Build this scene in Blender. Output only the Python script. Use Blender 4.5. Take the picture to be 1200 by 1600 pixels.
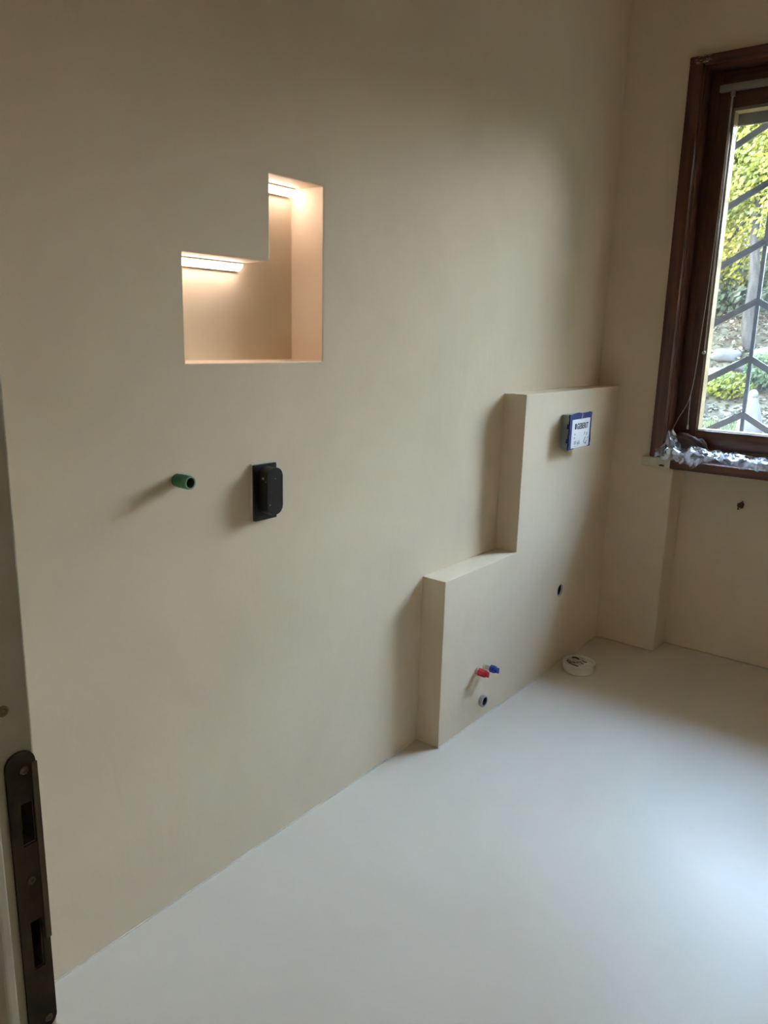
import bpy, bmesh, math, random
from mathutils import Vector, Matrix, noise
random.seed(7)
sc = bpy.context.scene
for o in list(bpy.data.objects): bpy.data.objects.remove(o)
COL = sc.collection

# ------------------------------------------------------------------ camera
# frame of the room: left wall is x = 0, floor z = 0, y runs towards the window wall
CAM = Vector((1.49, 0.0, 1.48)); FPX = 1200.9
YAW, PITCH, ROLL = 0.658203604, 0.226966415, -0.0255897457
fw = Vector((-math.sin(YAW)*math.cos(PITCH), math.cos(YAW)*math.cos(PITCH), -math.sin(PITCH)))
r0 = Vector((math.cos(YAW), math.sin(YAW), 0)); d0 = fw.cross(r0)
rt = math.cos(ROLL)*r0 + math.sin(ROLL)*d0; dn = fw.cross(rt)
cd = bpy.data.cameras.new('camera'); cam = bpy.data.objects.new('camera', cd); COL.objects.link(cam)
cd.sensor_fit = 'HORIZONTAL'; cd.sensor_width = 36.0; cd.lens = FPX/1200*36.0
cd.clip_start = 0.02; cd.clip_end = 200
cam.matrix_world = Matrix(((rt.x, -dn.x, -fw.x, CAM.x), (rt.y, -dn.y, -fw.y, CAM.y), (rt.z, -dn.z, -fw.z, CAM.z), (0, 0, 0, 1)))
sc.camera = cam

# ------------------------------------------------------------------ sky, sun, exposure
w = bpy.data.worlds.new('sky'); sc.world = w; w.use_nodes = True
wn_ = w.node_tree.nodes; wl_ = w.node_tree.links; bg = wn_['Background']
# plain daylight sky: hazy white at the horizon, blue overhead, the same all the way round
tcw = wn_.new('ShaderNodeTexCoord'); sxw = wn_.new('ShaderNodeSeparateXYZ'); rpw = wn_.new('ShaderNodeValToRGB')
wl_.new(tcw.outputs['Generated'], sxw.inputs[0]); wl_.new(sxw.outputs['Z'], rpw.inputs['Fac']); wl_.new(rpw.outputs['Color'], bg.inputs['Color'])
rpw.color_ramp.elements[0].position = 0; rpw.color_ramp.elements[0].color = (.98, .95, .88, 1)
rpw.color_ramp.elements[1].position = 1; rpw.color_ramp.elements[1].color = (.34, .57, 1, 1)
e_ = rpw.color_ramp.elements.new(.42); e_.color = (.63, .80, 1, 1)
bg.inputs['Strength'].default_value = 36.0
vs = sc.view_settings
vs.view_transform = 'Standard'; vs.look = 'None'; vs.gamma = 1; vs.use_curve_mapping = False
vs.exposure = 0.68
sc.cycles.use_denoising = True
sc.cycles.max_bounces = 14; sc.cycles.diffuse_bounces = 7; sc.cycles.glossy_bounces = 5
sc.cycles.transparent_max_bounces = 24; sc.cycles.sample_clamp_indirect = 8.0

# ------------------------------------------------------------------ materials
def mat(name, col, rough=.5, spec=.5, metal=0, var=None, scale=4., detail=4., stretch=(1, 1, 1), bump=0., bscale=None,
        rvar=0., emit=None, estr=0., lo=.35, hi=.65):
    m = bpy.data.materials.new(name); m.use_nodes = True
    nt = m.node_tree; N = nt.nodes; L = nt.links; b = N['Principled BSDF']
    b.inputs['Base Color'].default_value = (*col, 1); b.inputs['Roughness'].default_value = rough
    b.inputs['Specular IOR Level'].default_value = spec; b.inputs['Metallic'].default_value = metal
    tc = N.new('ShaderNodeTexCoord'); mp = N.new('ShaderNodeMapping'); mp.inputs['Scale'].default_value = stretch
    L.new(tc.outputs['Object'], mp.inputs['Vector'])
    if var:
        n = N.new('ShaderNodeTexNoise'); n.inputs['Scale'].default_value = scale; n.inputs['Detail'].default_value = detail
        L.new(mp.outputs[0], n.inputs['Vector'])
        cr = N.new('ShaderNodeValToRGB'); cr.color_ramp.elements[0].position = lo; cr.color_ramp.elements[1].position = hi
        cr.color_ramp.elements[0].color = (*col, 1); cr.color_ramp.elements[1].color = (*var, 1)
        L.new(n.outputs['Fac'], cr.inputs['Fac']); L.new(cr.outputs['Color'], b.inputs['Base Color'])
        if rvar:
            mr = N.new('ShaderNodeMapRange'); mr.inputs['To Min'].default_value = rough-rvar; mr.inputs['To Max'].default_value = rough+rvar
            L.new(n.outputs['Fac'], mr.inputs['Value']); L.new(mr.outputs[0], b.inputs['Roughness'])
    if bump:
        n2 = N.new('ShaderNodeTexNoise'); n2.inputs['Scale'].default_value = bscale or scale*3; n2.inputs['Detail'].default_value = 5
        L.new(mp.outputs[0], n2.inputs['Vector'])
        bp = N.new('ShaderNodeBump'); bp.inputs['Strength'].default_value = bump; bp.inputs['Distance'].default_value = .01
        L.new(n2.outputs['Fac'], bp.inputs['Height']); L.new(bp.outputs[0], b.inputs['Normal'])
    if emit:
        b.inputs['Emission Color'].default_value = (*emit, 1); b.inputs['Emission Strength'].default_value = estr
    return m

def resin(name, c0, c1, rough, bump, spec):
    """trowelled mineral resin: cloudy tone, soft sheen, faint trowel relief"""
    m = bpy.data.materials.new(name); m.use_nodes = True
    nt = m.node_tree; N = nt.nodes; L = nt.links; b = N['Principled BSDF']
    b.inputs['Specular IOR Level'].default_value = spec
    tc = N.new('ShaderNodeTexCoord')
    big = N.new('ShaderNodeTexNoise'); big.inputs['Scale'].default_value = 1.7; big.inputs['Detail'].default_value = 6; big.inputs['Roughness'].default_value = .6; big.inputs['Distortion'].default_value = .8
    L.new(tc.outputs['Object'], big.inputs['Vector'])
    cr = N.new('ShaderNodeValToRGB'); cr.color_ramp.elements[0].position = .3; cr.color_ramp.elements[1].position = .7
    cr.color_ramp.elements[0].color = (*c0, 1); cr.color_ramp.elements[1].color = (*c1, 1)
    L.new(big.outputs['Fac'], cr.inputs['Fac']); L.new(cr.outputs['Color'], b.inputs['Base Color'])
    mr = N.new('ShaderNodeMapRange'); mr.inputs['From Min'].default_value = .3; mr.inputs['From Max'].default_value = .7
    mr.inputs['To Min'].default_value = rough-.06; mr.inputs['To Max'].default_value = rough+.06
    L.new(big.outputs['Fac'], mr.inputs['Value']); L.new(mr.outputs[0], b.inputs['Roughness'])
    mp = N.new('ShaderNodeMapping'); mp.inputs['Scale'].default_value = (1, 1, .45); L.new(tc.outputs['Object'], mp.inputs['Vector'])
    tr = N.new('ShaderNodeTexNoise'); tr.inputs['Scale'].default_value = 9; tr.inputs['Detail'].default_value = 3; tr.inputs['Distortion'].default_value = 1.5
    L.new(mp.outputs[0], tr.inputs['Vector'])
    bp = N.new('ShaderNodeBump'); bp.inputs['Strength'].default_value = bump; bp.inputs['Distance'].default_value = .02
    L.new(tr.outputs['Fac'], bp.inputs['Height']); L.new(bp.outputs[0], b.inputs['Normal'])
    return m

M = {}
M['wall'] = resin('wall_resin', (.68, .575, .435), (.75, .64, .49), .56, .07, .10)
M['floor'] = resin('floor_resin', (.66, .595, .50), (.71, .64, .545), .40, .04, .30)
M['ceil'] = mat('ceiling_paint', (.62, .54, .42), .8, .3, var=(.65, .57, .45), scale=2)
M['hall'] = mat('hall_paint', (.55, .50, .43), .7, .3, var=(.58, .53, .46), scale=2)
M['wood'] = mat('varnished_wood', (.062, .021, .012), .34, .4, var=(.11, .04, .022), scale=5, detail=6, stretch=(14, 14, .8), bump=.06, bscale=8, rvar=.06)
M['woodh'] = mat('varnished_wood_horizontal', (.062, .021, .012), .34, .4, var=(.11, .04, .022), scale=5, detail=6, stretch=(.8, 14, 14), bump=.06, bscale=8, rvar=.06)
M['worn'] = mat('worn_wood_splinter', (.16, .10, .08), .6, .3, var=(.5, .45, .42), scale=40, stretch=(1, 3, 3), bump=.4)
M['cream'] = mat('cream_frame_paint', (.30, .225, .115), .6, .3, var=(.26, .19, .095), scale=6)
M['shutter'] = mat('shutter_grey', (.16, .14, .11), .6, .3, var=(.2, .18, .14), scale=10)
M['sillstone'] = mat('sill_end_plaster', (.55, .49, .38), .6, .3, var=(.62, .57, .47), scale=20, bump=.2)
M['iron'] = mat('grille_iron', (.085, .098, .125), .5, .4, var=(.12, .135, .165), scale=25, bump=.1)
M['rail'] = mat('blind_rail_alu', (.26, .225, .19), .55, .3, var=(.23, .20, .165), scale=8)
M['cord'] = mat('cord_fibre', (.55, .50, .44), .7, .2, var=(.47, .42, .36), scale=90)
M['white'] = mat('jamb_white_paint', (.70, .64, .54), .6, .2, var=(.66, .60, .50), scale=5, bump=.02)
M['strike'] = mat('patinated_brass', (.035, .026, .015), .55, .3, metal=.2, var=(.09, .066, .038), scale=28, detail=6, bump=.1, rvar=.1)
M['strikelip'] = mat('paler_brass_edge', (.22, .165, .11), .5, .4, metal=.3, var=(.12, .095, .065), scale=22, detail=5)  # paler brass tone for the lip and the screws
M['socket'] = mat('latch_slot_darkening', (.16, .145, .13), .7, .3, var=(.22, .20, .18), scale=40)  # dark lining added to put shade into the latch slots
M['hole'] = mat('dark_socket', (.03, .026, .022), .8, .2, var=(.05, .045, .04), scale=60)
M['black'] = mat('black_plastic', (.012, .012, .013), .32, .5, var=(.018, .018, .019), scale=30, bump=.05)
M['blackspl'] = mat('black_plastic_plaster_specks', (.012, .012, .013), .35, .5, var=(.55, .52, .47), scale=55, detail=5, lo=.66, hi=.74)
M['plaster'] = mat('pale_plaster', (.68, .65, .58), .8, .2, var=(.75, .72, .66), scale=60, bump=.2)
M['green'] = mat('green_pipe', (.015, .13, .055), .4, .5, var=(.03, .19, .08), scale=60, bump=.1)
M['greenrim'] = mat('pale_green_rim', (.16, .32, .20), .45, .5, var=(.3, .42, .32), scale=80)
M['geb'] = mat('box_grey_plastic', (.40, .44, .40), .5, .4, var=(.45, .48, .44), scale=30)
M['blue'] = mat('blue_plastic', (.010, .022, .12), .65, .25, var=(.014, .032, .16), scale=40)
M['paper'] = mat('white_label', (.78, .79, .82), .45, .4, var=(.72, .74, .78), scale=12)
M['ink'] = mat('dark_ink', (.03, .035, .06), .6, .3, var=(.04, .045, .07), scale=40)
M['grey'] = mat('grey_print', (.36, .38, .42), .6, .3, var=(.46, .48, .52), scale=70)
M['red'] = mat('red_plug', (.50, .015, .03), .35, .5, var=(.58, .025, .045), scale=60)
M['tapblue'] = mat('blue_plug', (.02, .05, .33), .3, .5, var=(.03, .08, .42), scale=60)
M['fit'] = mat('pale_fitting', (.55, .56, .50), .4, .5, var=(.66, .65, .60), scale=50)
M['sleeve'] = mat('grey_drain_sleeve', (.30, .31, .31), .5, .4, var=(.44, .44, .43), scale=50)
M['rubber'] = mat('black_rubber', (.02, .02, .02), .6, .4, var=(.035, .035, .035), scale=40)
M['tub'] = mat('white_tub_plastic', (.80, .78, .71), .45, .5, var=(.84, .82, .76), scale=18, bump=.05)
M['tubtop'] = mat('tub_film', (.70, .67, .60), .35, .5, var=(.84, .82, .76), scale=25, bump=.5, bscale=40)
M['wrap'] = mat('brown_wrap', (.05, .028, .021), .65, .2, var=(.085, .05, .038), scale=30, bump=.15)
M['rust'] = mat('rusty_metal', (.06, .04, .02), .7, .3, var=(.16, .12, .07), scale=70, bump=.3)
M['led'] = mat('led_diffuser', (.9, .88, .85), .5, .3, var=(.92, .9, .87), scale=9, emit=(1, .79, .71), estr=17)
M['alu'] = mat('led_profile_alu', (.62, .60, .57), .35, .5, metal=.3, var=(.66, .64, .61), scale=30)
M['stone'] = mat('garden_stone', (0.0312, 0.0307, 0.0300), .8, .15, var=(0.0504, 0.0497, 0.0487), scale=6, detail=8, bump=.5)
M['bark'] = mat('tree_bark', (0.0132, 0.0121, 0.0110), .9, .1, var=(0.0286, 0.0264, 0.0238), scale=8, detail=8, stretch=(4, 4, 1), bump=.5)
M['soil'] = mat('garden_soil', (.022, .018, .012), .95, .1, var=(.055, .048, .030), scale=14, detail=10, bump=.6)
M['pave'] = mat('garden_paving', (0.0396, 0.0387, 0.0387), .8, .15, var=(0.0506, 0.0497, 0.0488), scale=5, detail=6, bump=.2)
M['grass'] = mat('grass_blade', (0.0440, 0.0660, 0.0088), .6, .3, var=(0.0792, 0.0968, 0.0132), scale=3)
M['litter'] = mat('fallen_leaf', (0.0336, 0.0288, 0.0192), .7, .2, var=(0.1008, 0.0864, 0.0576), scale=14, detail=8)
M['figure'] = mat('pale_garden_figure', (0.0480, 0.0470, 0.0449), .6, .15, var=(0.0600, 0.0586, 0.0552), scale=12, bump=.15)

def leafmat(name, c0, c1, c2):
    m = bpy.data.materials.new(name); m.use_nodes = True
    nt = m.node_tree; N = nt.nodes; L = nt.links; b = N['Principled BSDF']; out = N['Material Output']
    c0, c1, c2 = [tuple(v*1.45 for v in c) for c in (c0, c1, c2)]
    tc = N.new('ShaderNodeTexCoord'); n = N.new('ShaderNodeTexNoise'); n.inputs['Scale'].default_value = 2.2; n.inputs['Detail'].default_value = 8
    n.inputs['Roughness'].default_value = .75
    L.new(tc.outputs['Object'], n.inputs['Vector'])
    cr = N.new('ShaderNodeValToRGB'); e = cr.color_ramp.elements
    e[0].position = .36; e[0].color = (*c0, 1); e[1].position = .62; e[1].color = (*c2, 1)
    k = e.new(.49); k.color = (*c1, 1)
    L.new(n.outputs['Fac'], cr.inputs['Fac']); L.new(cr.outputs[0], b.inputs['Base Color'])
    b.inputs['Roughness'].default_value = .5; b.inputs['Specular IOR Level'].default_value = .35
    t = N.new('ShaderNodeBsdfTranslucent'); L.new(cr.outputs[0], t.inputs['Color'])
    mx = N.new('ShaderNodeMixShader'); mx.inputs[0].default_value = .45
    L.new(b.outputs[0], mx.inputs[1]); L.new(t.outputs[0], mx.inputs[2]); L.new(mx.outputs[0], out.inputs[0])
    return m
M['leafy'] = leafmat('yellow_green_leaves', (.036, .048, .009), (.088, .090, .012), (.135, .120, .015))
M['leafs'] = leafmat('sunlit_tone_leaves', (.18, .18, .05), (.28, .27, .07), (.36, .33, .09))  # sunlit tone put into the leaf colour, bounces warm light indoors
M['leafg'] = leafmat('mid_green_leaves', (.016, .032, .013), (.034, .052, .020), (.060, .074, .028))
M['leafd'] = leafmat('dull_green_leaves', (.014, .023, .015), (.027, .038, .024), (.048, .056, .036))

def glassmat():
    m = bpy.data.materials.new('window_glass'); m.use_nodes = True
    nt = m.node_tree; N = nt.nodes; L = nt.links; out = N['Material Output']; N.remove(N['Principled BSDF'])
    tr = N.new('ShaderNodeBsdfTransparent'); tr.inputs[0].default_value = (.95, .97, .96, 1)
    gl = N.new('ShaderNodeBsdfGlossy'); gl.inputs['Roughness'].default_value = .02
    df = N.new('ShaderNodeBsdfDiffuse'); df.inputs[0].default_value = (.8, .82, .85, 1)
    tl = N.new('ShaderNodeBsdfTranslucent'); tl.inputs[0].default_value = (.85, .88, .92, 1)
    lw = N.new('ShaderNodeLayerWeight'); lw.inputs['Blend'].default_value = .5; pw = N.new('ShaderNodeMath'); pw.operation = 'POWER'; pw.inputs[1].default_value = 5; L.new(lw.outputs['Facing'], pw.inputs[0])
    fr = N.new('ShaderNodeMath'); fr.operation = 'MULTIPLY_ADD'; fr.inputs[1].default_value = .96; fr.inputs[2].default_value = .04; L.new(pw.outputs[0], fr.inputs[0])
    a = N.new('ShaderNodeMixShader'); L.new(fr.outputs[0], a.inputs[0]); L.new(tr.outputs[0], a.inputs[1]); L.new(gl.outputs[0], a.inputs[2])
    # thin film of building dust on the pane
    tc = N.new('ShaderNodeTexCoord'); n = N.new('ShaderNodeTexNoise'); n.inputs['Scale'].default_value = 3; n.inputs['Detail'].default_value = 8
    L.new(tc.outputs['Object'], n.inputs['Vector'])
    mr = N.new('ShaderNodeMapRange'); mr.inputs['From Min'].default_value = .3; mr.inputs['From Max'].default_value = .7
    mr.inputs['To Min'].default_value = .002; mr.inputs['To Max'].default_value = .012; L.new(n.outputs['Fac'], mr.inputs['Value'])
    ds = N.new('ShaderNodeMixShader'); ds.inputs[0].default_value = .7; L.new(df.outputs[0], ds.inputs[1]); L.new(tl.outputs[0], ds.inputs[2])
    b = N.new('ShaderNodeMixShader'); L.new(mr.outputs[0], b.inputs[0]); L.new(a.outputs[0], b.inputs[1]); L.new(ds.outputs[0], b.inputs[2])
    L.new(b.outputs[0], out.inputs[0]); return m
M['glass'] = glassmat()

def filmmat():
    m = bpy.data.materials.new('clear_plastic_film'); m.use_nodes = True
    nt = m.node_tree; N = nt.nodes; L = nt.links; out = N['Material Output']; N.remove(N['Principled BSDF'])
    tr = N.new('ShaderNodeBsdfTransparent'); tr.inputs[0].default_value = (.97, .97, .98, 1)
    gl = N.new('ShaderNodeBsdfGlossy'); gl.inputs['Roughness'].default_value = .16; gl.inputs[0].default_value = (.95, .97, 1, 1)
    tl = N.new('ShaderNodeBsdfTranslucent'); tl.inputs[0].default_value = (.9, .93, .98, 1)
    tc = N.new('ShaderNodeTexCoord'); mp = N.new('ShaderNodeMapping'); mp.inputs['Scale'].default_value = (1.2, 1, 1)
    L.new(tc.outputs['Object'], mp.inputs[0])
    n = N.new('ShaderNodeTexNoise'); n.inputs['Scale'].default_value = 26; n.inputs['Detail'].default_value = 6; n.inputs['Distortion'].default_value = 1.2
    L.new(mp.outputs[0], n.inputs['Vector'])
    bp = N.new('ShaderNodeBump'); bp.inputs['Strength'].default_value = .6; bp.inputs['Distance'].default_value = .01
    L.new(n.outputs['Fac'], bp.inputs['Height']); L.new(bp.outputs[0], gl.inputs['Normal']); L.new(bp.outputs[0], tl.inputs['Normal'])
    df = N.new('ShaderNodeBsdfDiffuse'); df.inputs[0].default_value = (.85, .9, .97, 1)
    d2 = N.new('ShaderNodeMixShader'); d2.inputs[0].default_value = .65; L.new(tl.outputs[0], d2.inputs[1]); L.new(df.outputs[0], d2.inputs[2])
    a = N.new('ShaderNodeMixShader'); a.inputs[0].default_value = .6; L.new(gl.outputs[0], a.inputs[1]); L.new(d2.outputs[0], a.inputs[2])
    mr = N.new('ShaderNodeMapRange'); mr.inputs['From Min'].default_value = .38; mr.inputs['From Max'].default_value = .62
    mr.inputs['To Min'].default_value = .12; mr.inputs['To Max'].default_value = .85; L.new(n.outputs['Fac'], mr.inputs['Value'])
    b = N.new('ShaderNodeMixShader'); L.new(mr.outputs[0], b.inputs[0]); L.new(tr.outputs[0], b.inputs[1]); L.new(a.outputs[0], b.inputs[2])
    L.new(b.outputs[0], out.inputs[0]); return m
M['film'] = filmmat()

# ------------------------------------------------------------------ helpers
def link(name, me, m=None, parent=None):
    o = bpy.data.objects.new(name, me); COL.objects.link(o)
    if m: me.materials.append(M[m])
    if parent: o.parent = parent; o.matrix_parent_inverse = parent.matrix_world.inverted()
    return o
def fin(name, bm, m, parent=None, smooth=False, normals=True):
    if normals: bmesh.ops.recalc_face_normals(bm, faces=bm.faces)
    me = bpy.data.meshes.new(name); bm.to_mesh(me); bm.free()
    if smooth:
        for p in me.polygons: p.use_smooth = True
        if smooth != 'all': me.set_sharp_from_angle(angle=math.radians(38))
    return link(name, me, m, parent)
def bx(bm, x0, x1, y0, y1, z0, z1, bev=0, seg=2):
    r = bmesh.ops.create_cube(bm, size=1); v = r['verts']
    for q in v: q.co = Vector((x0 if q.co.x < 0 else x1, y0 if q.co.y < 0 else y1, z0 if q.co.z < 0 else z1))
    if bev:
        es = list({e for q in v for e in q.link_edges})
        bmesh.ops.bevel(bm, geom=es, offset=bev, segments=seg, profile=.5, affect='EDGES')
def box(name, x0, x1, y0, y1, z0, z1, m, parent=None, bev=0, seg=2):
    bm = bmesh.new(); bx(bm, x0, x1, y0, y1, z0, z1, bev, seg); return fin(name, bm, m, parent, smooth=bool(bev))
def thing(name, loc, label=None, cat=None, group=None, kind=None):
    o = bpy.data.objects.new(name, None); COL.objects.link(o); o.location = loc; o.empty_display_size = .05
    o.matrix_world = Matrix.Translation(loc)
    return tag(o, label, cat, group, kind)
def tag(o, label=None, cat=None, group=None, kind=None):
    if label: o['label'] = label
    if cat: o['category'] = cat
    if group: o['group'] = group
    if kind: o['kind'] = kind
    return o
def prism(bm, pts, axis, a, b):
    """closed outline extruded along an axis from a to b; pts in the two other axes, in order"""
    def P(p, t):
        if axis == 'x': return (t, p[0], p[1])
        if axis == 'y': return (p[0], t, p[1])
        return (p[0], p[1], t)
    A = [bm.verts.new(P(p, a)) for p in pts]; B = [bm.verts.new(P(p, b)) for p in pts]
    bm.faces.new(A); bm.faces.new(B[::-1])
    for i in range(len(pts)): j = (i+1) % len(pts); bm.faces.new((A[i], A[j], B[j], B[i]))
def rrect(y0, y1, z0, z1, r, n=6):
    o = []
    for cx, cz, a in ((y1-r, z1-r, 0), (y0+r, z1-r, 90), (y0+r, z0+r, 180), (y1-r, z0+r, 270)):
        for k in range(n+1):
            t = math.radians(a+90*k/n); o.append((cx+r*math.cos(t), cz+r*math.sin(t)))
    return o
def lathe(bm, prof, origin, axis='z', n=32, close=False):
    """prof = [(radius, height)...] turned about an axis through origin"""
    rings = []
    for r, h in prof:
        ring = []
        for k in range(n):
            a = 2*math.pi*k/n; c, s = r*math.cos(a), r*math.sin(a)
            p = (h, c, s) if axis == 'x' else (c, s, h)
            ring.append(bm.verts.new(Vector(p)+Vector(origin)))
        rings.append(ring)
    for A, B in zip(rings, rings[1:]):
        for k in range(n): j = (k+1) % n; bm.faces.new((A[k], A[j], B[j], B[k]))
    if close:
        bm.faces.new(rings[0][::-1]); bm.faces.new(rings[-1])
def tube(bm, pts, r, n=8, r1=None):
    pts = [Vector(p) for p in pts]; rings = []
    for i, p in enumerate(pts):
        t = (pts[min(i+1, len(pts)-1)]-pts[max(i-1, 0)]).normalized()
        u = t.cross(Vector((0.3, 1, 0.1))).normalized(); v = t.cross(u)
        rr = r if r1 is None else r+(r1-r)*i/(len(pts)-1)
        rings.append([bm.verts.new(p+rr*(math.cos(2*math.pi*k/n)*u+math.sin(2*math.pi*k/n)*v)) for k in range(n)])
    for A, B in zip(rings, rings[1:]):
        for k in range(n): j = (k+1) % n; bm.faces.new((A[k], A[j], B[j], B[k]))
    bm.faces.new(rings[0][::-1]); bm.faces.new(rings[-1])
def cut(o, cutters, bev=0):
    """subtract cutter bmeshes from a mesh object, then round its edges"""
    cs = []
    for i, cb in enumerate(cutters):
        bmesh.ops.recalc_face_normals(cb, faces=cb.faces)
        me = bpy.data.meshes.new('cutter'); cb.to_mesh(me); cb.free()
        c = bpy.data.objects.new('cutter', me); COL.objects.link(c); cs.append(c)
        md = o.modifiers.new('cut', 'BOOLEAN'); md.object = c; md.operation = 'DIFFERENCE'; md.solver = 'EXACT'
    if bev:
        bv = o.modifiers.new('bev', 'BEVEL'); bv.width = bev; bv.segments = 2; bv.limit_method = 'ANGLE'; bv.angle_limit = math.radians(40)
    dg = bpy.context.evaluated_depsgraph_get(); dg.update()
    me = bpy.data.meshes.new_from_object(o.evaluated_get(dg)); old = o.data
    o.modifiers.clear(); o.data = me; bpy.data.meshes.remove(old)
    for c in cs: bpy.data.objects.remove(c)
    for p in me.polygons: p.use_smooth = False
def text_mesh(name, body, size, m, parent, mw, off=0.0, sx=1.0, depth=.0004):
    cu = bpy.data.curves.new(name, 'FONT'); cu.body = body; cu.size = size; cu.offset = off; cu.extrude = depth; cu.align_x = 'LEFT'; cu.space_character = 1.12
    t = bpy.data.objects.new('tmp', cu); COL.objects.link(t)
    dg = bpy.context.evaluated_depsgraph_get(); dg.update()
    me = bpy.data.meshes.new_from_object(t.evaluated_get(dg)); bpy.data.objects.remove(t)
    me.transform(Matrix.Diagonal((sx, 1, 1, 1))); me.transform(mw); me.materials.clear()
    me.name = name
    return link(name, me, m, parent)

# ------------------------------------------------------------------ room shell
W, D, H = 2.25, 3.60, 3.05
NY = .235                                     # inner face of the wall with the door
tag(box('floor', -.25, W+.25, -2.2, 3.83, -.12, 0, 'floor'), kind='structure')
tag(box('ceiling', -.25, W+.25, NY, 3.83, H, H+.2, 'ceil'), kind='structure')
wl = box('wall_left', -.25, 0, NY-.125, D, 0, H, 'wall'); tag(wl, kind='structure')
NI = [(1.155, 1.402), (1.626, 1.402), (1.626, 1.862), (1.427, 1.862), (1.427, 1.652), (1.155, 1.652)]
ND = .12
nb = bmesh.new(); prism(nb, NI, 'x', -ND, .05); cut(wl, [nb], .003)
tag(box('wall_right', W, W+.25, NY-.125, D, 0, H, 'wall'), kind='structure')
# window wall with its radiator recess under the sill
OX0, OX1, RX0, RX1, SZ = .335, 1.525, .392, 1.468, .912
wb = box('wall_back', -.25, W+.25, D, 3.80, 0, H, 'wall'); tag(wb, kind='structure')
c1 = bmesh.new(); bx(c1, OX0, OX1, D-.1, 4.2, .956, 2.625)
c2 = bmesh.new(); bx(c2, RX0, RX1, D-.1, 3.755, -.1, .958)
cut(wb, [c1, c2], .006)
# wall with the doorway, and the closed hall behind the camera
DX0, DX1 = .99, 1.86
wn = box('wall_front', -.25, W+.25, .11, NY, 0, H, 'wall'); tag(wn, kind='structure')
c1 = bmesh.new(); bx(c1, DX0-.05, DX1+.05, 0, .5, -.1, 2.15); cut(wn, [c1])
hb = bmesh.new()
bx(hb, -.25, -.1, -2.2, .11, 0, 2.7); bx(hb, W+.1, W+.25, -2.2, .11, 0, 2.7)
bx(hb, -.25, W+.25, -2.35, -2.2, 0, 2.7); bx(hb, -.25, W+.25, -2.35, .11, 2.7, 2.85)
tag(fin('wall_hall', hb, 'hall'), kind='structure')
# boxed-out stepped ledge on the left wall
BD = .097
bb = bmesh.new(); prism(bb, [(2.163, 0), (D, 0), (D, 1.269), (2.676, 1.269), (2.676, .642), (2.163, .642)], 'x', -.002, BD)
ledge = fin('wall_boxing', bb, 'wall'); tag(ledge, kind='structure')
def cyl(y, z, r, x0, x1, n=28):
    b = bmesh.new(); lathe(b, [(r, x0), (r, x1)], (0, y, z), 'x', n, True); return b
HY, HZ, HR = 3.121, .371, .029                # open hole in the tall part
GY, GZ, GR = 2.463, .078, .022                # drain in the low part
cut(ledge, [cyl(HY, HZ, HR, .015, .2), cyl(GY, GZ, GR, .015, .2)], .0025)
eb = bmesh.new(); bx(eb, -1.2, W+1.2, 3.80, 4.50, 2.78, 2.92)  # unseen eave slab, added to cut high sky light on the floor
tag(fin('added_eave', eb, 'ceil'), kind='structure')
# thin pale joint between wall and floor
tb = bmesh.new(); bx(tb, 0, .003, .25, 2.163, 0, .003); bx(tb, BD, BD+.003, 2.163, D, 0, .003)
tag(fin('trim_1', tb, 'plaster'), kind='structure')

# ------------------------------------------------------------------ door frame in the foreground
dr = thing('door_1', (DX0, .17, 0), kind='structure')
def jamb(sx):
    b = bmesh.new()
    if sx > 0: o_, i_, s_ = DX0-.05, DX0, DX0+.02
    else: o_, i_, s_ = DX1+.05, DX1, DX1-.02
    pts = [(o_, .10), (s_, .10), (s_, .2), (s_-.003*sx, .208), (i_, .208), (i_, .243), (o_, .243)]
    prism(b, pts, 'z', 0, 2.10)
    bmesh.ops.bevel(b, geom=[e for e in b.edges if abs(e.verts[0].co.z-e.verts[1].co.z) > 1], offset=.0018, segments=2, profile=.5, affect='EDGES')
    return b
jl = fin('jamb', jamb(1), 'white', dr, smooth=True)
cl = bmesh.new(); bx(cl, DX0-.018, DX0+.01, .2285, .2385, 1.112, 1.146)
cl2 = bmesh.new(); bx(cl2, DX0-.018, DX0+.01, .2285, .2365, 1.006, 1.048)
cut(jl, [cl, cl2])
fin('jamb', jamb(-1), 'white', dr, smooth=True)
hd = bmesh.new(); bx(hd, DX0-.05, DX1+.05, .10, .243, 2.10, 2.15, .002); fin('head', hd, 'white', dr, smooth=True)
# strike plate
for ya, yb, za, zb in ((.2285, .2385, 1.112, 1.146), (.2285, .2365, 1.006, 1.048)):
    b = bmesh.new(); bx(b, DX0-.0175, DX0-.0002, ya+.0004, yb-.0004, za+.0004, zb-.0004)
    bmesh.ops.delete(b, geom=[f for f in b.faces if all(v.co.x > DX0-.001 for v in f.verts)], context='FACES'); fin('latch_socket', b, 'socket', dr)
SP = rrect(.2205, .2425, .948, 1.187, .0105, 6)
sb = bmesh.new(); prism(sb, SP, 'x', DX0+.0002, DX0+.0022)
sp = fin('strike_plate', sb, 'strike', dr, smooth=True); sp['label'] = 'dark patinated metal strike plate with two slots'
k1 = bmesh.new(); bx(k1, DX0-.01, DX0+.01, .2285, .2385, 1.112, 1.146)
k2 = bmesh.new(); bx(k2, DX0-.01, DX0+.01, .2285, .2365, 1.006, 1.048)
cut(sp, [k1, k2], .0004)
lp = bmesh.new(); bx(lp, DX0+.0022, DX0+.0032, .2385, .2432, 1.028, 1.176, .0004, 1); fin('lip', lp, 'strikelip', sp)
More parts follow.
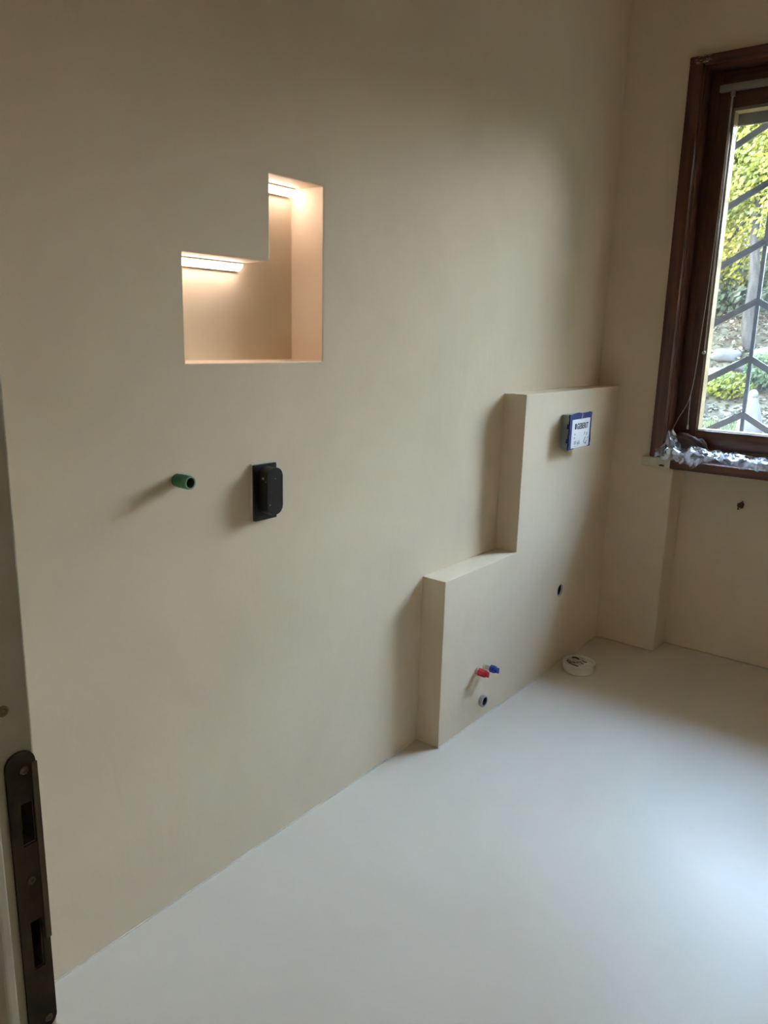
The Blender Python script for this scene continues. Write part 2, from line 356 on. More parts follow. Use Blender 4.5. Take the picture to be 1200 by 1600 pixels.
for z, y in ((1.172, .2335), (1.083, .2315), (.958, .2355)):
    b = bmesh.new(); lathe(b, [(.0031, 0), (.0031, .0006), (.0022, .0010), (.0016, .0010), (.0014, .0003), (.0001, .0003)], (DX0+.0022, y, z), 'x', 14)
    fin('screw', b, 'strikelip', sp, smooth=True)
b = bmesh.new(); lathe(b, [(.0042, 0), (.004, .0008), (.0026, .0011), (.0018, .0003), (.0001, .0003)], (DX0, .2235, 1.221), 'x', 14)
fin('screw', b, 'strikelip', dr, smooth=True)

# ------------------------------------------------------------------ window
wd = thing('window_1', (1.0, 3.70, .955), kind='structure')
CY0 = 3.568
def stile(name, x0, x1, y0, y1, z0, z1, m='wood', bev=.004): return box(name, x0, x1, y0, y1, z0, z1, m, wd, bev)
stile('casing_stile', .285, .343, CY0, D+.01, .957, 2.610, bev=.006); stile('casing_stile', 1.517, 1.575, CY0, D+.01, .957, 2.610, bev=.006)
stile('casing_head', .285, 1.575, CY0-.001, D+.01, 2.608, 2.638, 'woodh', .005)
stile('lining', .330, .345, D+.01, 3.70, .957, 2.612, bev=.002); stile('lining', 1.515, 1.530, D+.01, 3.70, .957, 2.612, bev=.002)
stile('lining_head', .345, 1.515, D+.01, 3.702, 2.600, 2.626, 'woodh', .002)
stile('frame_stile', .335, .388, 3.70, 3.76, .957, 2.625); stile('frame_stile', 1.472, 1.525, 3.70, 3.76, .957, 2.625)
stile('frame_head', .388, 1.472, 3.70, 3.76, 2.515, 2.625, 'woodh'); stile('frame_sill', .388, 1.472, 3.70, 3.76, .955, 1.01, 'woodh')
SY0, SY1 = 3.688, 3.735
for x0, x1 in ((.384, 1.476),):
    a, bq = x0+.062, x1-.062
    stile('sash_stile', x0, a, SY0, SY1, 1.005, 2.515, bev=.003); stile('sash_stile', bq, x1, SY0, SY1, 1.005, 2.515, bev=.003)
    stile('sash_rail', a, bq, SY0+.001, SY1, 1.005, 1.086, 'woodh', .003); stile('sash_rail', a, bq, SY0+.001, SY1, 2.448, 2.515, 'woodh', .003)
    # outer bead of the sash, cream towards the garden
    b = bmesh.new(); t = .007
    ya, yb = 3.703, 3.762
    bx(b, a-.004, a+t, ya, yb, 1.084, 2.45); bx(b, bq-t, bq+.004, ya, yb, 1.084, 2.45)
    bx(b, a+t, bq-t, ya, yb, 1.078, 1.090); bx(b, a+t, bq-t, ya, yb, 2.440, 2.452)
    fin('glazing_bead', b, 'cream', wd)
    box('pane', a-.004, bq+.004, 3.698, 3.702, 1.08, 2.455, 'glass', wd)
box('shutter_edge', .345, 1.515, 3.770, 3.785, 2.395, 2.62, 'shutter', wd, .003)
# sill board and its plastered end
si = box('sill_board', RX0+.0005, RX1-.0005, 3.535, 3.754, .914, .9565, 'woodh', wd, .006)
se = box('sill_end', .255, RX0, 3.552, D+.005, .917, .957, 'sillstone', wd, .004)
b = bmesh.new(); bmesh.ops.create_icosphere(b, subdivisions=2, radius=.009)
for v in b.verts: v.co = Vector((v.co.x*1.5, v.co.y*.25, v.co.z*.55))*(1+.35*noise.noise(v.co*300)) + Vector((.352, 3.552, .924))
fin('chip', b, 'hole', se)
box('sill_end', RX1, 1.605, 3.552, D+.005, .917, .957, 'sillstone', wd, .004)
# chewed corner of the casing head
b = bmesh.new(); random.seed(3)
for i in range(16):
    x = .290+.075*random.random(); z = 2.608+.028*random.random(); L_ = .006+.016*random.random(); a = random.uniform(-.7, .3)
    p = Vector((x, CY0-.0015, z)); d = Vector((math.cos(a), 0, math.sin(a)))*L_; n_ = Vector((-math.sin(a), 0, math.cos(a)))*.0016
    q = [p-n_, p+d-n_*.4, p+d+n_*.4, p+n_]; f_ = [b.verts.new(v) for v in q]; g_ = [b.verts.new(v+Vector((0, -.003, 0))) for v in q]
    b.faces.new(f_); b.faces.new(g_[::-1])
    for k in range(4): b.faces.new((f_[k], f_[(k+1) % 4], g_[(k+1) % 4], g_[k]))
sw = fin('splinters', b, 'worn', wd); sw['kind'] = 'stuff'

# blind rail and cord
br = thing('window_blind', (1.0, 3.68, 2.512), 'pale blind rail with thin hanging pull cords on the brown window sash', 'blind')
box('rail_bar', .389, 1.47, 3.668, 3.6885, 2.512, 2.540, 'rail', br, .002)
box('cord_guide', .438, .452, 3.664, 3.684, 2.490, 2.514, 'rail', br, .002)
def curve_pts(P_, n=8):
    out = []
    for i in range(len(P_)-1):
        p0, p1, p2, p3 = [Vector(P_[max(0, min(len(P_)-1, i+k))]) for k in (-1, 0, 1, 2)]
        for k in range(n):
            t = k/n; out.append(.5*((2*p1)+(-p0+p2)*t+(2*p0-5*p1+4*p2-p3)*t*t+(-p0+3*p1-3*p2+p3)*t**3))
    return out+[Vector(P_[-1])]
cdg = br
Yc = 3.672
b = bmesh.new(); tube(b, curve_pts([(.446, Yc, 2.495), (.446, Yc, 2.0), (.448, Yc, 1.446)]), .0019, 6); ss = fin('short_cord', b, 'cord', cdg, smooth='all')
b = bmesh.new(); bmesh.ops.create_uvsphere(b, u_segments=10, v_segments=8, radius=.0085)
for v in b.verts: v.co += Vector((.448, Yc, 1.436))
fin('bead', b, 'cord', ss, smooth='all')
b = bmesh.new(); tube(b, curve_pts([(.442, Yc, 2.495), (.439, Yc, 1.95), (.427, Yc, 1.5), (.411, Yc, 1.245), (.370, Yc-.006, 1.135), (.338, Yc-.012, 1.052)]), .0019, 6)
fin('long_cord', b, 'cord', cdg, smooth='all')
b = bmesh.new(); tube(b, curve_pts([(.411, Yc, 1.245), (.412, Yc, 1.17), (.414, Yc, 1.105)]), .0019, 6); sd_ = fin('side_cord', b, 'cord', cdg, smooth='all')
b = bmesh.new(); lathe(b, [(.002, .022), (.004, .016), (.0055, 0), (.001, -.001)], (.414, Yc, 1.088), 'z', 10); fin('tassel', b, 'cord', sd_, smooth='all')

# crumpled brown wrap and clear film on the sill
b = bmesh.new(); bmesh.ops.create_icosphere(b, subdivisions=4, radius=1)
for v in b.verts:
    p = v.co.copy(); k = 1+.28*noise.noise(p*1.7+Vector((3, 1, 2)))+.22*(abs(noise.noise(p*3.3))-.2)
    v.co = Vector((p.x*.080*k, p.y*.026*k, max(-.045, p.z*.058*k-.020*p.x)))+Vector((.436, 3.650, 1.012))
tag(fin('crumpled_wrap', b, 'wrap', smooth='all'), 'crumpled dark brown wrapping lump in the sill corner below the cord', 'wrapping')
b = bmesh.new(); NXF, NYF = 150, 26; G = []
def ridge(p): return 1-abs(noise.noise(p))*2
for i in range(NXF+1):
    row = []
    for j in range(NYF+1):
        u = i/NXF; v = j/NYF
        x = .325+u*1.14; y = 3.525+v*.155
        q = Vector((x*16, y*22, 0)); s = Vector((x*42, y*30, 5))
        z = .966+.016*max(0, ridge(q))+.013*ridge(s)+.006
        pk = math.exp(-((x-.348)/.042)**2)*math.exp(-((v-.62)/.3)**2)
        z += .085*pk*(.75+.5*ridge(q*1.4)) + .022*math.exp(-((x-.47)/.10)**2)*max(0, ridge(q*.8))
        z += .016*max(0, noise.noise(Vector((x*7, 2, 0))))*(1 if v > .3 else .3)
        x2 = x+.006*noise.noise(s*1.3); y2 = y+.008*noise.noise(s*1.1+Vector((7, 0, 0)))
        if v < .12:                                       # front hem falls over the sill edge here and there
            k = (.12-v)/.12; hang = max(0, .020+.05*noise.noise(Vector((x*11, 9, 0)))+.026*math.exp(-((x-.43)/.11)**2))
            z = z-k*hang; y2 = min(y2, 3.5315)
        z = max(z, .9585) if y2 > 3.534 else z
        row.append(b.verts.new((max(x2, .30 if y2 < CY0 else .349), y2, z)))
    G.append(row)
for i in range(NXF):
    for j in range(NYF):
        q = (G[i][j], G[i+1][j], G[i+1][j+1], G[i][j+1])
        if (i+j) % 2: b.faces.new((q[0], q[1], q[2])); b.faces.new((q[0], q[2], q[3]))
        else: b.faces.new((q[0], q[1], q[3])); b.faces.new((q[1], q[2], q[3]))
tag(fin('plastic_film', b, 'film', normals=False), 'clear crumpled plastic film lying along the brown window sill', 'plastic film')

# ------------------------------------------------------------------ iron grille outside
gr = thing('window_grille', (1.0, 3.87, 1.0), 'dark iron window grille of uprights and slanted bars outside the glass', 'grille')
GYY = 3.855
def bar(name, p, q, wd_, th=.008):
    p, q = Vector(p), Vector(q); d = (q-p).normalized(); n_ = Vector((0, 1, 0)).cross(d)*wd_/2; t = Vector((0, th/2, 0)); bm = bmesh.new()
    A = [bm.verts.new(p+s1*n_+s2*t) for s1, s2 in ((-1, -1), (1, -1), (1, 1), (-1, 1))]; B = [bm.verts.new(q+s1*n_+s2*t) for s1, s2 in ((-1, -1), (1, -1), (1, 1), (-1, 1))]
    bm.faces.new(A); bm.faces.new(B[::-1])
    for k in range(4): bm.faces.new((A[k], A[(k+1) % 4], B[(k+1) % 4], B[k]))
    return fin(name, bm, 'iron', gr)
PT = .255; VX = .603; SP_ = .52
for c in range(2):
    x = VX+SP_*c
    bar('upright', (x, GYY+.012, .98), (x, GYY+.012, 2.66), .016, .016)
    for k in range(-1, 6):
        z = 1.159+PT*k
        bar('slanted_bar', (x, GYY, z), (x-SP_/2-.004, GYY, z-.153), .027); bar('slanted_bar', (x, GYY, z), (x+SP_/2+.004, GYY, z-.153), .027)
# ------------------------------------------------------------------ niche LED strips
def led(y0, y1, ztop, label):
    t = thing('led_strip', (-.105, (y0+y1)/2, ztop-.02), label, 'light strip', 'light strips in the niche')
    xb = -ND+.004
    b = bmesh.new(); prism(b, [(xb+.0005, ztop-.0005), (xb+.024, ztop-.0005), (xb+.024, ztop-.004), (xb+.004, ztop-.004), (xb+.004, ztop-.021), (xb+.0005, ztop-.021)], 'y', y0+.002, y1-.002)
    fin('profile', b, 'alu', t)
    b = bmesh.new(); prism(b, [(xb+.0235, ztop-.0045), (xb+.020, ztop-.0045), (xb+.0045, ztop-.017), (xb+.0045, ztop-.020), (xb+.012, ztop-.0175), (xb+.021, ztop-.010)], 'y', y0+.004, y1-.004)
    fin('diffuser', b, 'led', t)
led(1.158, 1.424, 1.652, 'longer glowing light strip under the low part of the niche')
led(1.430, 1.616, 1.862, 'short glowing light strip at the top of the tall niche part')

# ------------------------------------------------------------------ plumbing on the long wall
gp = thing('pipe_stub', (0, 1.118, 1.13), 'open green plastic pipe end sticking out of the beige wall', 'pipe')
b = bmesh.new(); R_ = .0155
prof = [(R_, -.004), (R_, .012)]
for k in range(6): x = .014+k*.0058; prof += [(R_+.0010, x), (R_-.0004, x+.0029)]
prof += [(R_+.0006, .049), (R_, .051)]
lathe(b, prof, (0, 1.118, 1.13), 'x', 28); fin('tube', b, 'green', gp, smooth='all')
b = bmesh.new(); lathe(b, [(R_, .0505), (R_-.001, .0522), (R_-.0035, .0520), (R_-.0037, .0500)], (0, 1.118, 1.13), 'x', 28); fin('rim', b, 'greenrim', gp, smooth='all')
b = bmesh.new(); lathe(b, [(R_-.0036, .051), (R_-.004, -.002), (.0002, -.002)], (0, 1.118, 1.13), 'x', 28); fin('bore', b, 'rubber', gp, smooth='all')

mx = thing('valve_cover', (0, 1.393, 1.064), 'black plastic cover block of a shower valve on the wall', 'valve cover')
b = bmesh.new(); prism(b, rrect(1.350, 1.435, .986, 1.142, .003, 3), 'x', 0, .006); fin('plaster_edge', b, 'plaster', mx, smooth=True)
b = bmesh.new(); prism(b, rrect(1.353, 1.4335, .988, 1.139, .003, 3), 'x', .001, .012)
fin('base_plate', b, 'black', mx, smooth=True)
b = bmesh.new(); prism(b, rrect(1.369, 1.424, 1.006, 1.132, .024, 10), 'x', .011, .046)
bmesh.ops.bevel(b, geom=[e for e in b.edges if all(abs(v.co.x-.046) < 1e-5 for v in e.verts)], offset=.004, segments=3, profile=.5, affect='EDGES')
fin('cover_body', b, 'blackspl', mx, smooth=True)

# flush box
gb = thing('flush_box', (BD, 3.082, 1.105), 'small grey and blue wall box with a white lettered label on the tall ledge', 'wall box')
box('box_body', BD, .142, 3.004, 3.172, 1.030, 1.172, 'geb', gb, .003)
for z in (1.065, 1.125): box('clip', .128, .146, 2.988, 3.006, z-.010, z+.010, 'blue', gb, .002)
y0, y1, z0, z1 = 2.974, 3.192, 1.030, 1.177
random.seed(11)
def jag(n_, amp): return [random.uniform(-amp, amp) for _ in range(n_)]
b = bmesh.new(); outer = []; NJ = 14
for k in range(NJ): outer.append((y0+(y1-y0)*k/NJ, z0+(.006 if 3 < k < 13 else -.001)+random.uniform(-.0015, .0015)))
for k in range(NJ): outer.append((y1+random.uniform(-.0025, .002), z0+(z1-z0)*k/NJ))
for k in range(NJ): outer.append((y1-(y1-y0)*k/NJ, z1+random.uniform(-.004, .0025)))
for k in range(NJ): outer.append((y0+random.uniform(-.0025, .0025), z1-(z1-z0)*k/NJ))
prism(b, outer, 'x', .142, .1485)
fin('blue_frame', b, 'blue', gb)
lb = box('label_sheet', .1487, .1496, y0+.021, y1-.019, z0+.004, z1-.023, 'paper', gb)
# text frame: letters run along +y on the face that looks to +x
TM = lambda y, z: Matrix(((0, 0, 1, .1499), (1, 0, 0, y), (0, 1, 0, z), (0, 0, 0, 1)))
text_mesh('lettering', 'GEBERIT', .034, 'ink', lb, TM(3.043, 1.112), off=.0009, sx=.80)
box('emblem', .1496, .1501, 3.022, 3.037, 1.113, 1.136, 'blue', lb)
b = bmesh.new()
for (yy, zz, wy, wz) in ((3.022, 1.087, .010, .008), (3.019, 1.072, .012, .009), (3.023, 1.048, .022, .016), (3.052, 1.046, .03, .012), (3.06, 1.06, .02, .003), (3.02, 1.040, .05, .002)):
    bx(b, .1496, .1499, yy, yy+wy, zz, zz+wz)
fin('small_print', b, 'grey', lb)
b = bmesh.new()
for k in range(9):
    a = k*.7; yy = 3.135+.016*math.cos(a*1.7); zz = 1.066+.022*math.sin(a)
    tube(b, [(.1499, yy, zz), (.1499, yy+.012*math.cos(a), zz+.012*math.sin(a*1.3+.5))], .0011, 5)
fin('drawing', b, 'ink', lb)
b = bmesh.new(); tube(b, curve_pts([(.1505, 3.080, 1.152), (.1530, 3.081, 1.166), (.1515, 3.083, 1.180)]), .0016, 6); fin('cable_tie', b, 'paper', gb, smooth='all')

# bidet connections
def plug(y, z, ln, st, pm, label):
    t = thing('water_connection', (BD, y, z), label, 'pipe plug', 'water connections on the low ledge')
    b = bmesh.new(); lathe(b, [(.0135, 0), (.0135, .004), (.0105, .006), (.0105, ln*.42), (.012, ln*.45), (.012, ln*.55)], (BD, y, z), 'x', 20); fin('fitting', b, 'fit', t, smooth=True)
    b = bmesh.new(); lathe(b, [(.012, ln*st), (.0155, ln*(st+.04)), (.0155, ln*.80), (.011, ln*.83), (.0105, ln), (.0001, ln)], (BD, y, z), 'x', 8); p = fin('plug', b, pm, t)
    b = bmesh.new(); bx(b, BD+ln*.8, BD+ln*1.06, y-.0035, y+.0035, z-.011, z+.011, .001, 1); fin('grip', b, pm, p)
plug(2.412, .221, .052, .18, 'red', 'small red plug on the water connection nearest the ledge corner')
plug(2.470, .221, .062, .45, 'tapblue', 'small blue plug with pale fitting beside the red plug')
dp = thing('drain_pipe', (BD, GY, GZ), 'grey open drain pipe end low on the ledge under the coloured plugs', 'drain pipe')
b = bmesh.new(); lathe(b, [(.0218, -.07), (.0218, 0), (.0235, .002), (.0235, .014), (.0215, .016), (.0185, .016), (.0178, .012), (.0178, -.07)], (BD, GY, GZ), 'x', 28); fin('sleeve', b, 'sleeve', dp, smooth=True)
b = bmesh.new(); lathe(b, [(.0186, .0125), (.0172, .0145), (.016, .0125), (.016, -.072), (.0001, -.072)], (BD, GY, GZ), 'x', 24); fin('gasket', b, 'rubber', dp, smooth='all')
hp = thing('wall_sleeve', (BD, HY, HZ), 'round open black hole with a pale rim in the tall ledge', 'pipe hole')
b = bmesh.new(); lathe(b, [(.0288, -.03), (.0288, .0006), (.0268, .0012), (.0262, -.006), (.0262, -.03)], (BD, HY, HZ), 'x', 28); fin('rim', b, 'plaster', hp, smooth=True)
b = bmesh.new(); lathe(b, [(.0261, -.008), (.0255, -.079), (.0001, -.079)], (BD, HY, HZ), 'x', 28); fin('bore', b, 'rubber', hp, smooth='all')

# low round tub on the floor in the corner
TX, TY = .203, 3.155
tu = thing('plastic_tub', (TX, TY, 0), 'low round white tub with dark scribbles on the floor in the corner', 'tub')
b = bmesh.new(); lathe(b, [(.0001, 0), (.066, 0), (.070, .003), (.0725, .036), (.0745, .038), (.0745, .043), (.071, .0435), (.0695, .036)], (TX, TY, 0), 'z', 44); fin('body', b, 'tub', tu, smooth=True)
b = bmesh.new(); NR = 9
rings = []
for i in range(NR+1):
    r = .0698*i/NR
    rings.append([b.verts.new((TX+r*math.cos(2*math.pi*k/36), TY+r*math.sin(2*math.pi*k/36), .0365+.006*noise.noise(Vector((r*60*math.cos(2*math.pi*k/36), r*60*math.sin(2*math.pi*k/36), 1)))*(1-.5*i/NR))) for k in range(36)])
for A, B in zip(rings, rings[1:]):
    for k in range(36): j = (k+1) % 36; b.faces.new((A[k], A[j], B[j], B[k]))
bmesh.ops.remove_doubles(b, verts=b.verts, dist=1e-6)
tf = fin('cover_film', b, 'tubtop', tu, smooth='all')
b = bmesh.new(); random.seed(5); px = -.052; pts = []
for k in range(26):
    pts.append((TX+px, TY-.018-.012*math.sin(k*.2)+random.uniform(-.011, .011), .0425+random.uniform(0, .002))); px += .0032
tube(b, pts, .0014, 5)
tube(b, curve_pts([(TX-.05, TY-.024, .042), (TX-.02, TY-.047, .042), (TX+.018, TY-.052, .042)]), .002, 5)
tube(b, curve_pts([(TX-.045, TY+.022, .0425), (TX-.03, TY+.03, .043), (TX-.012, TY+.022, .043)]), .003, 5)
tube(b, curve_pts([(TX+.008, TY+.018, .042), (TX+.022, TY+.01, .0425), (TX+.03, TY+.016, .042)]), .002, 5)
fin('scribble', b, 'ink', tf)

# broken bracket in the recess under the window
bk = thing('wall_bracket', (.67, 3.755, .752), 'small rusty bracket stump in the recessed wall under the sill', 'bracket')
b = bmesh.new(); random.seed(21); o_ = []
for k in range(12):
    a = 2*math.pi*k/12; r = .017*random.uniform(.7, 1.25); o_.append((.668+r*math.cos(a)*.9, .750+r*math.sin(a)*1.15))
prism(b, o_, 'y', 3.7535, 3.756); fin('socket', b, 'hole', bk)
b = bmesh.new(); bx(b, .658, .664, 3.735, 3.754, .733, .757, .001, 1); fin('hook', b, 'rust', bk)
b = bmesh.new(); bx(b, .672, .677, 3.728, 3.754, .742, .775, .001, 1); fin('hook', b, 'rust', bk)
b = bmesh.new(); bx(b, .660, .676, 3.738, 3.743, .738, .743, .001, 1); fin('pin', b, 'plaster', bk)

# ------------------------------------------------------------------ garden beyond the window
def gz(x, y):
    if y < 6.2: h = .52+.09*(y-3.9)
    elif y < 7.3: h = .727+(y-6.2)*.16
    elif y < 8.2: h = .903+(y-7.3)*.75
    else: h = 1.578+(y-8.2)*.36
    k = min(1, max(0, (x-.6)/1.5)); k = k*k*(3-2*k); h = h*(1-k)+min(h, 1.55+.1*(y-8.2))*k   # unseen right side of the bank lowered to let in low sky light
    return h+.06*noise.noise(Vector((x*.7, y*.7, 0)))
b = bmesh.new(); GX, GYN = 44, 44; V = []
for i in range(GX+1):
    V.append([])
    for j in range(GYN+1):
        x = -9+18*i/GX; y = 3.86+13*j/GYN; V[-1].append(b.verts.new((x, y, gz(x, y))))
for i in range(GX):
    for j in range(GYN): b.faces.new((V[i][j], V[i+1][j], V[i+1][j+1], V[i][j+1]))
tag(fin('ground', b, 'soil', smooth='all'), kind='structure')
b = bmesh.new(); P_ = []
for i in range(13):
    x = .0+3.0*i/12; P_.append([b.verts.new((x, y, gz(x, y)+.03+(.0 if y < 6.85 else -.02))) for y in (5.6, 6.0, 6.4, 6.8, 6.9)])
for i in range(12):
    for j in range(4): b.faces.new((P_[i][j], P_[i+1][j], P_[i+1][j+1], P_[i][j+1]))
tag(fin('path', b, 'pave', smooth='all'), kind='structure')

def at(u, v, y):
    d = rt*((u-600)/FPX)+dn*((v-800)/FPX)+fw; t = (y-CAM.y)/d.y; return CAM+d*t
def leaves(bm, c, rad, n, size):
    c = Vector(c)
    for _ in range(n):
        while True:
            p = Vector((random.uniform(-1, 1), random.uniform(-1, 1), random.uniform(-1, 1)))
            if .12 < p.length < 1: break
        p = c+Vector((p.x*rad[0], p.y*rad[1], p.z*rad[2]))
        s = size*random.uniform(.6, 1.3)
        q = Vector((random.gauss(0, 1), random.gauss(0, 1), random.gauss(0, .8))).normalized()
        u = q.orthogonal().normalized()*s; v_ = q.cross(u).normalized()*s*.55
        a = [bm.verts.new(p-u), bm.verts.new(p+v_+q*s*.15), bm.verts.new(p+u), bm.verts.new(p-v_+q*s*.15)]
        bm.faces.new((a[0], a[1], a[2])); bm.faces.new((a[0], a[2], a[3]))
random.seed(31)
def tree(label, base, path, r, clumps, m, size, group='trees on the garden bank'):
    t = thing('garden_tree', base, label, 'tree', group)
    b = bmesh.new(); tube(b, curve_pts(path, 5), r, 8, r*.55)
    for c, rad, n in clumps[:6]:
        q = Vector(path[-1]); mid = (q+Vector(c))/2+Vector((0, 0, -.1)); tube(b, curve_pts([Vector(path[-2])*.4+q*.6, mid, c], 4), r*.45, 6, r*.15)
    fin('trunk', b, 'bark', t, smooth='all')
    b = bmesh.new()
    for c, rad, n in clumps: leaves(b, c, rad, n, size)
    f = fin('foliage', b, m, t, normals=False); f['kind'] = 'stuff'
# the slim tree that shows through the glass
p0 = at(1172, 548, 8.0); p1 = at(1168, 505, 8.0); p2 = at(1178, 440, 8.0); p3 = at(1180, 360, 8.05); p4 = at(1186, 290, 8.1)
p0 = Vector((p0.x, 8.0, gz(p0.x, 8.0)-.05))
cl_ = [(at(1140, 280, 8.2), (.55, .5, .40), 4050), (at(1190, 230, 8.4), (.6, .5, .4), 4050), (at(1230, 300, 8.2), (.5, .5, .5), 3150), (at(1125, 390, 8.5), (.5, .4, .4), 3600), (at(1260, 200, 8.6), (.8, .6, .5), 4050), (at(1100, 200, 8.5), (.8, .5, .5), 4050), (at(1150, 150, 8.6), (.9, .6, .35), 4050)]
tree('slim pale-trunked tree with yellow-green leaves seen through the window', p0, [p0, p1, p2, p3, p4], .062, cl_, 'leafy', .026)
def auto_tree(label, x, y, h, sp, m, n, size, lean=.2, low=.5):
    z = gz(x, y)-.05; top = Vector((x+lean, y+.1, z+h*.62)); path = [(x, y, z), (x+lean*.3, y, z+h*.3), top]
    cls = []
    for k in range(9):
        a = k*2.4; rr = sp*(.25+.6*random.random())
        cls.append(((x+lean+rr*math.cos(a), y+rr*math.sin(a)*.7, z+h*(low+(.95-low)*random.random())), (sp*.55, sp*.5, h*.2), n))
    tree(label, (x, y, z), path, .07+.012*h, cls, m, size)
auto_tree('yellow-green tree with spreading crown behind the slim tree', -1.1, 9.6, 3.2, 1.2, 'leafy', 900, .045)
auto_tree('mid-green tree higher on the bank behind the slim tree', .3, 10.6, 3.2, 1.3, 'leafg', 900, .05, -.2)
auto_tree('dull green tree at the left end of the bank', -3.4, 9.4, 3.0, 1.4, 'leafd', 350, .075)
auto_tree('yellow-green tree at the far left of the garden', -5.6, 9.8, 3.0, 1.6, 'leafy', 350, .08)
def shrub(label, c, rad, n, m, size):
    x, y = c; z = gz(x, y); t = thing('garden_shrub', (x, y, z), label, 'shrub', 'shrubs on the garden bank')
    b = bmesh.new()
    for k in range(5):
        a = k*1.26; tube(b, [(x, y, z-.03), (x+rad[0]*.5*math.cos(a), y+rad[1]*.5*math.sin(a), z+rad[2]*1.2)], .008, 5, .003)
    fin('stems', b, 'bark', t)
    b = bmesh.new(); leaves(b, (x, y, z+rad[2]*.95), rad, n, size); f = fin('foliage', b, m, t, normals=False); f['kind'] = 'stuff'
def onslope(u, v):
    y = 5.6
    while y < 13:
        p = at(u, v, y)
        if p.z <= gz(p.x, y): return p
        y += .02
    return at(u, v, 9)
for lab, x, y in (('unseen low tree in sunlit tone, added at the right end of the bank', 2.0, 8.9), ('unseen low tree in sunlit tone, added right of the bank', 3.4, 9.6)):
    auto_tree(lab, x, y, 1.25, .8, 'leafs', 420, .06, .05)  # low trees added out of view to warm and shape the window light
for lab, x, y, h in (('unseen tall tree added to block sky light, farthest from the house', 4.5, 7.2, 4.2), ('unseen tall tree added to block sky light, between two others', 5.5, 6.1, 4.8), ('unseen tall tree added to block sky light, nearest the house', 6.2, 4.8, 4.8)):
    auto_tree(lab, x, y, h, 1.35, 'leafg', 900, .1, .1, .22)  # tall trees added out of view to block sky light on the ledge
shrub('round green shrub on the bank straight behind the window', (.9, 8.7), (.4, .3, .26), 700, 'leafg', .04)
shrub('round dull green shrub on the bank right of the straight view', (1.9, 8.5), (.45, .3, .28), 700, 'leafd', .04)
p = onslope(1190, 630); shrub('leafy green shrub behind the pale garden figure', (p.x, p.y+.12), (.22, .16, .17), 700, 'leafg', .028)
p = onslope(1130, 640); shrub('low yellow-green shrub left of the pale garden figure', (p.x, p.y+.1), (.22, .15, .12), 600, 'leafy', .026)
p = onslope(1100, 655); shrub('small dull green shrub at the left edge of the glass', (p.x-.25, p.y+.1), (.22, .15, .13), 500, 'leafd', .026)
p = onslope(1225, 640); shrub('green shrub right of the pale garden figure', (p.x+.15, p.y+.1), (.28, .18, .18), 600, 'leafg', .028)
for k, (u, v) in enumerate(((1120, 500), (1150, 500))):
    p = onslope(u, v); shrub(('dull green shrub above the left boulders', 'dull green shrub beside the slim tree trunk')[k], (p.x, p.y+.1), (.42, .3, .34), 800, 'leafd', .04)
p = onslope(1215, 500); shrub('green shrub right of the slim tree trunk', (p.x+.1, p.y+.1), (.4, .3, .36), 700, 'leafg', .04)
random.seed(9)
def boulder(label, u, v, s, group=None, sx=1.35):
    p = onslope(u, v+8); b = bmesh.new(); bmesh.ops.create_icosphere(b, subdivisions=3, radius=1)
    o3 = Vector((u, v, 0))*.37
    for q in b.verts:
        k = 1+.22*noise.noise(q.co*1.3+o3)+.08*noise.noise(q.co*3.5+o3)
        q.co = Vector((q.co.x*s*sx*k, q.co.y*s*.8*k, q.co.z*s*.72*k))+Vector((p.x, p.y+s*.25, p.z+s*.42))
    tag(fin('boulder', b, 'stone', smooth='all'), label, 'boulder', group)
boulder('pale boulder at the left edge of the glass, lower of two', 1119, 588, .115)
boulder('pale rounded boulder in the middle above the slanted bar', 1131, 556, .105)
boulder('pale boulder at the foot of the slim tree', 1160, 572, .085)
boulder('flat pale boulder below the slim tree, partly behind the grille', 1160, 597, .075, sx=1.7)
boulder('pale boulder right of the slim tree trunk', 1194, 555, .10)
boulder('flat pale boulder at the right above the garden figure', 1203, 590, .09)
boulder('grey boulder of the bank past the left window frame', 1075, 572, .12)
boulder('grey boulder of the bank right of the glass edge', 1238, 572, .12)
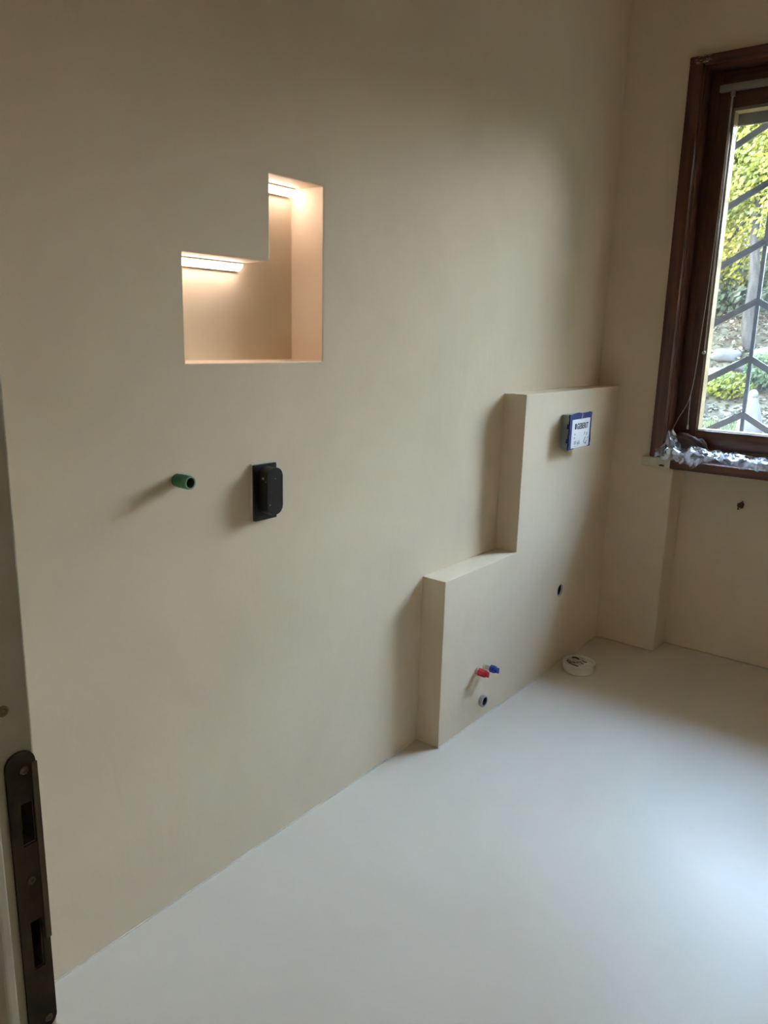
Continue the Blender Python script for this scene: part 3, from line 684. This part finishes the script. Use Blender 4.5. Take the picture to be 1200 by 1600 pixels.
# pale figure standing on the garden ground
p = at(1172, 655, 6.55); fz = gz(p.x, 6.55)
fg = thing('garden_figure', (p.x, 6.55, fz), 'small pale draped figure standing in the garden beyond the glass', 'garden figure')
k = (at(1172, 608, 6.55).z-fz)/.30
b = bmesh.new(); lathe(b, [(.001, 0), (.064*k, .0), (.074*k, .05*k), (.066*k, .11*k), (.048*k, .18*k), (.033*k, .225*k), (.026*k, .25*k)], (p.x, 6.55, fz), 'z', 20)
for v in b.verts:
    a = math.atan2(v.co.y-6.55, v.co.x-p.x); c = 1+.06*math.sin(a*6); v.co.x = p.x+(v.co.x-p.x)*c; v.co.y = 6.55+(v.co.y-6.55)*c
fin('robe', b, 'figure', fg, smooth='all')
b = bmesh.new(); bmesh.ops.create_uvsphere(b, u_segments=14, v_segments=10, radius=.029*k)
for v in b.verts: v.co = Vector((v.co.x, v.co.y, v.co.z*1.25))+Vector((p.x, 6.55, fz+.264*k))
fin('head', b, 'figure', fg, smooth='all')
# grass
b = bmesh.new(); random.seed(17)
for _ in range(9000):
    x = random.uniform(-2.2, .0) if random.random() < .7 else random.uniform(-4, 4); y = random.uniform(5.2, 6.9)
    if x > -.02 and x < 3.02 and y > 5.55: continue
    z = gz(x, y); a = random.uniform(0, 6.28); h = random.uniform(.03, .07); d = Vector((math.cos(a), math.sin(a), 0))
    b.faces.new([b.verts.new(Vector((x, y, z))-d*.004), b.verts.new(Vector((x, y, z))+d*.004), b.verts.new(Vector((x, y, z+h))+Vector((random.gauss(0, .015), random.gauss(0, .015), 0)))])
tag(fin('grass', b, 'grass', normals=False), 'short bright green grass in the garden below the bank', 'grass', kind='stuff')

# fallen leaves over the bank
b = bmesh.new(); random.seed(23)
for _ in range(24000):
    x = random.uniform(-2.2, 3.2); y = random.uniform(6.9, 10.5); z = gz(x, y)+random.uniform(.004, .05); q = Vector((random.gauss(0, .5), random.gauss(0, .5), 1)).normalized()
    u = q.orthogonal().normalized(); u.rotate(Matrix.Rotation(random.uniform(0, 6.28), 3, q)); v_ = q.cross(u); r = random.uniform(.012, .028); c = Vector((x, y, z))
    b.faces.new([b.verts.new(c-u*r), b.verts.new(c+v_*r*.6), b.verts.new(c+u*r), b.verts.new(c-v_*r*.6)])
tag(fin('fallen_leaves', b, 'litter', normals=False), 'pale and brown fallen leaves scattered over the garden bank', 'leaves', kind='stuff')
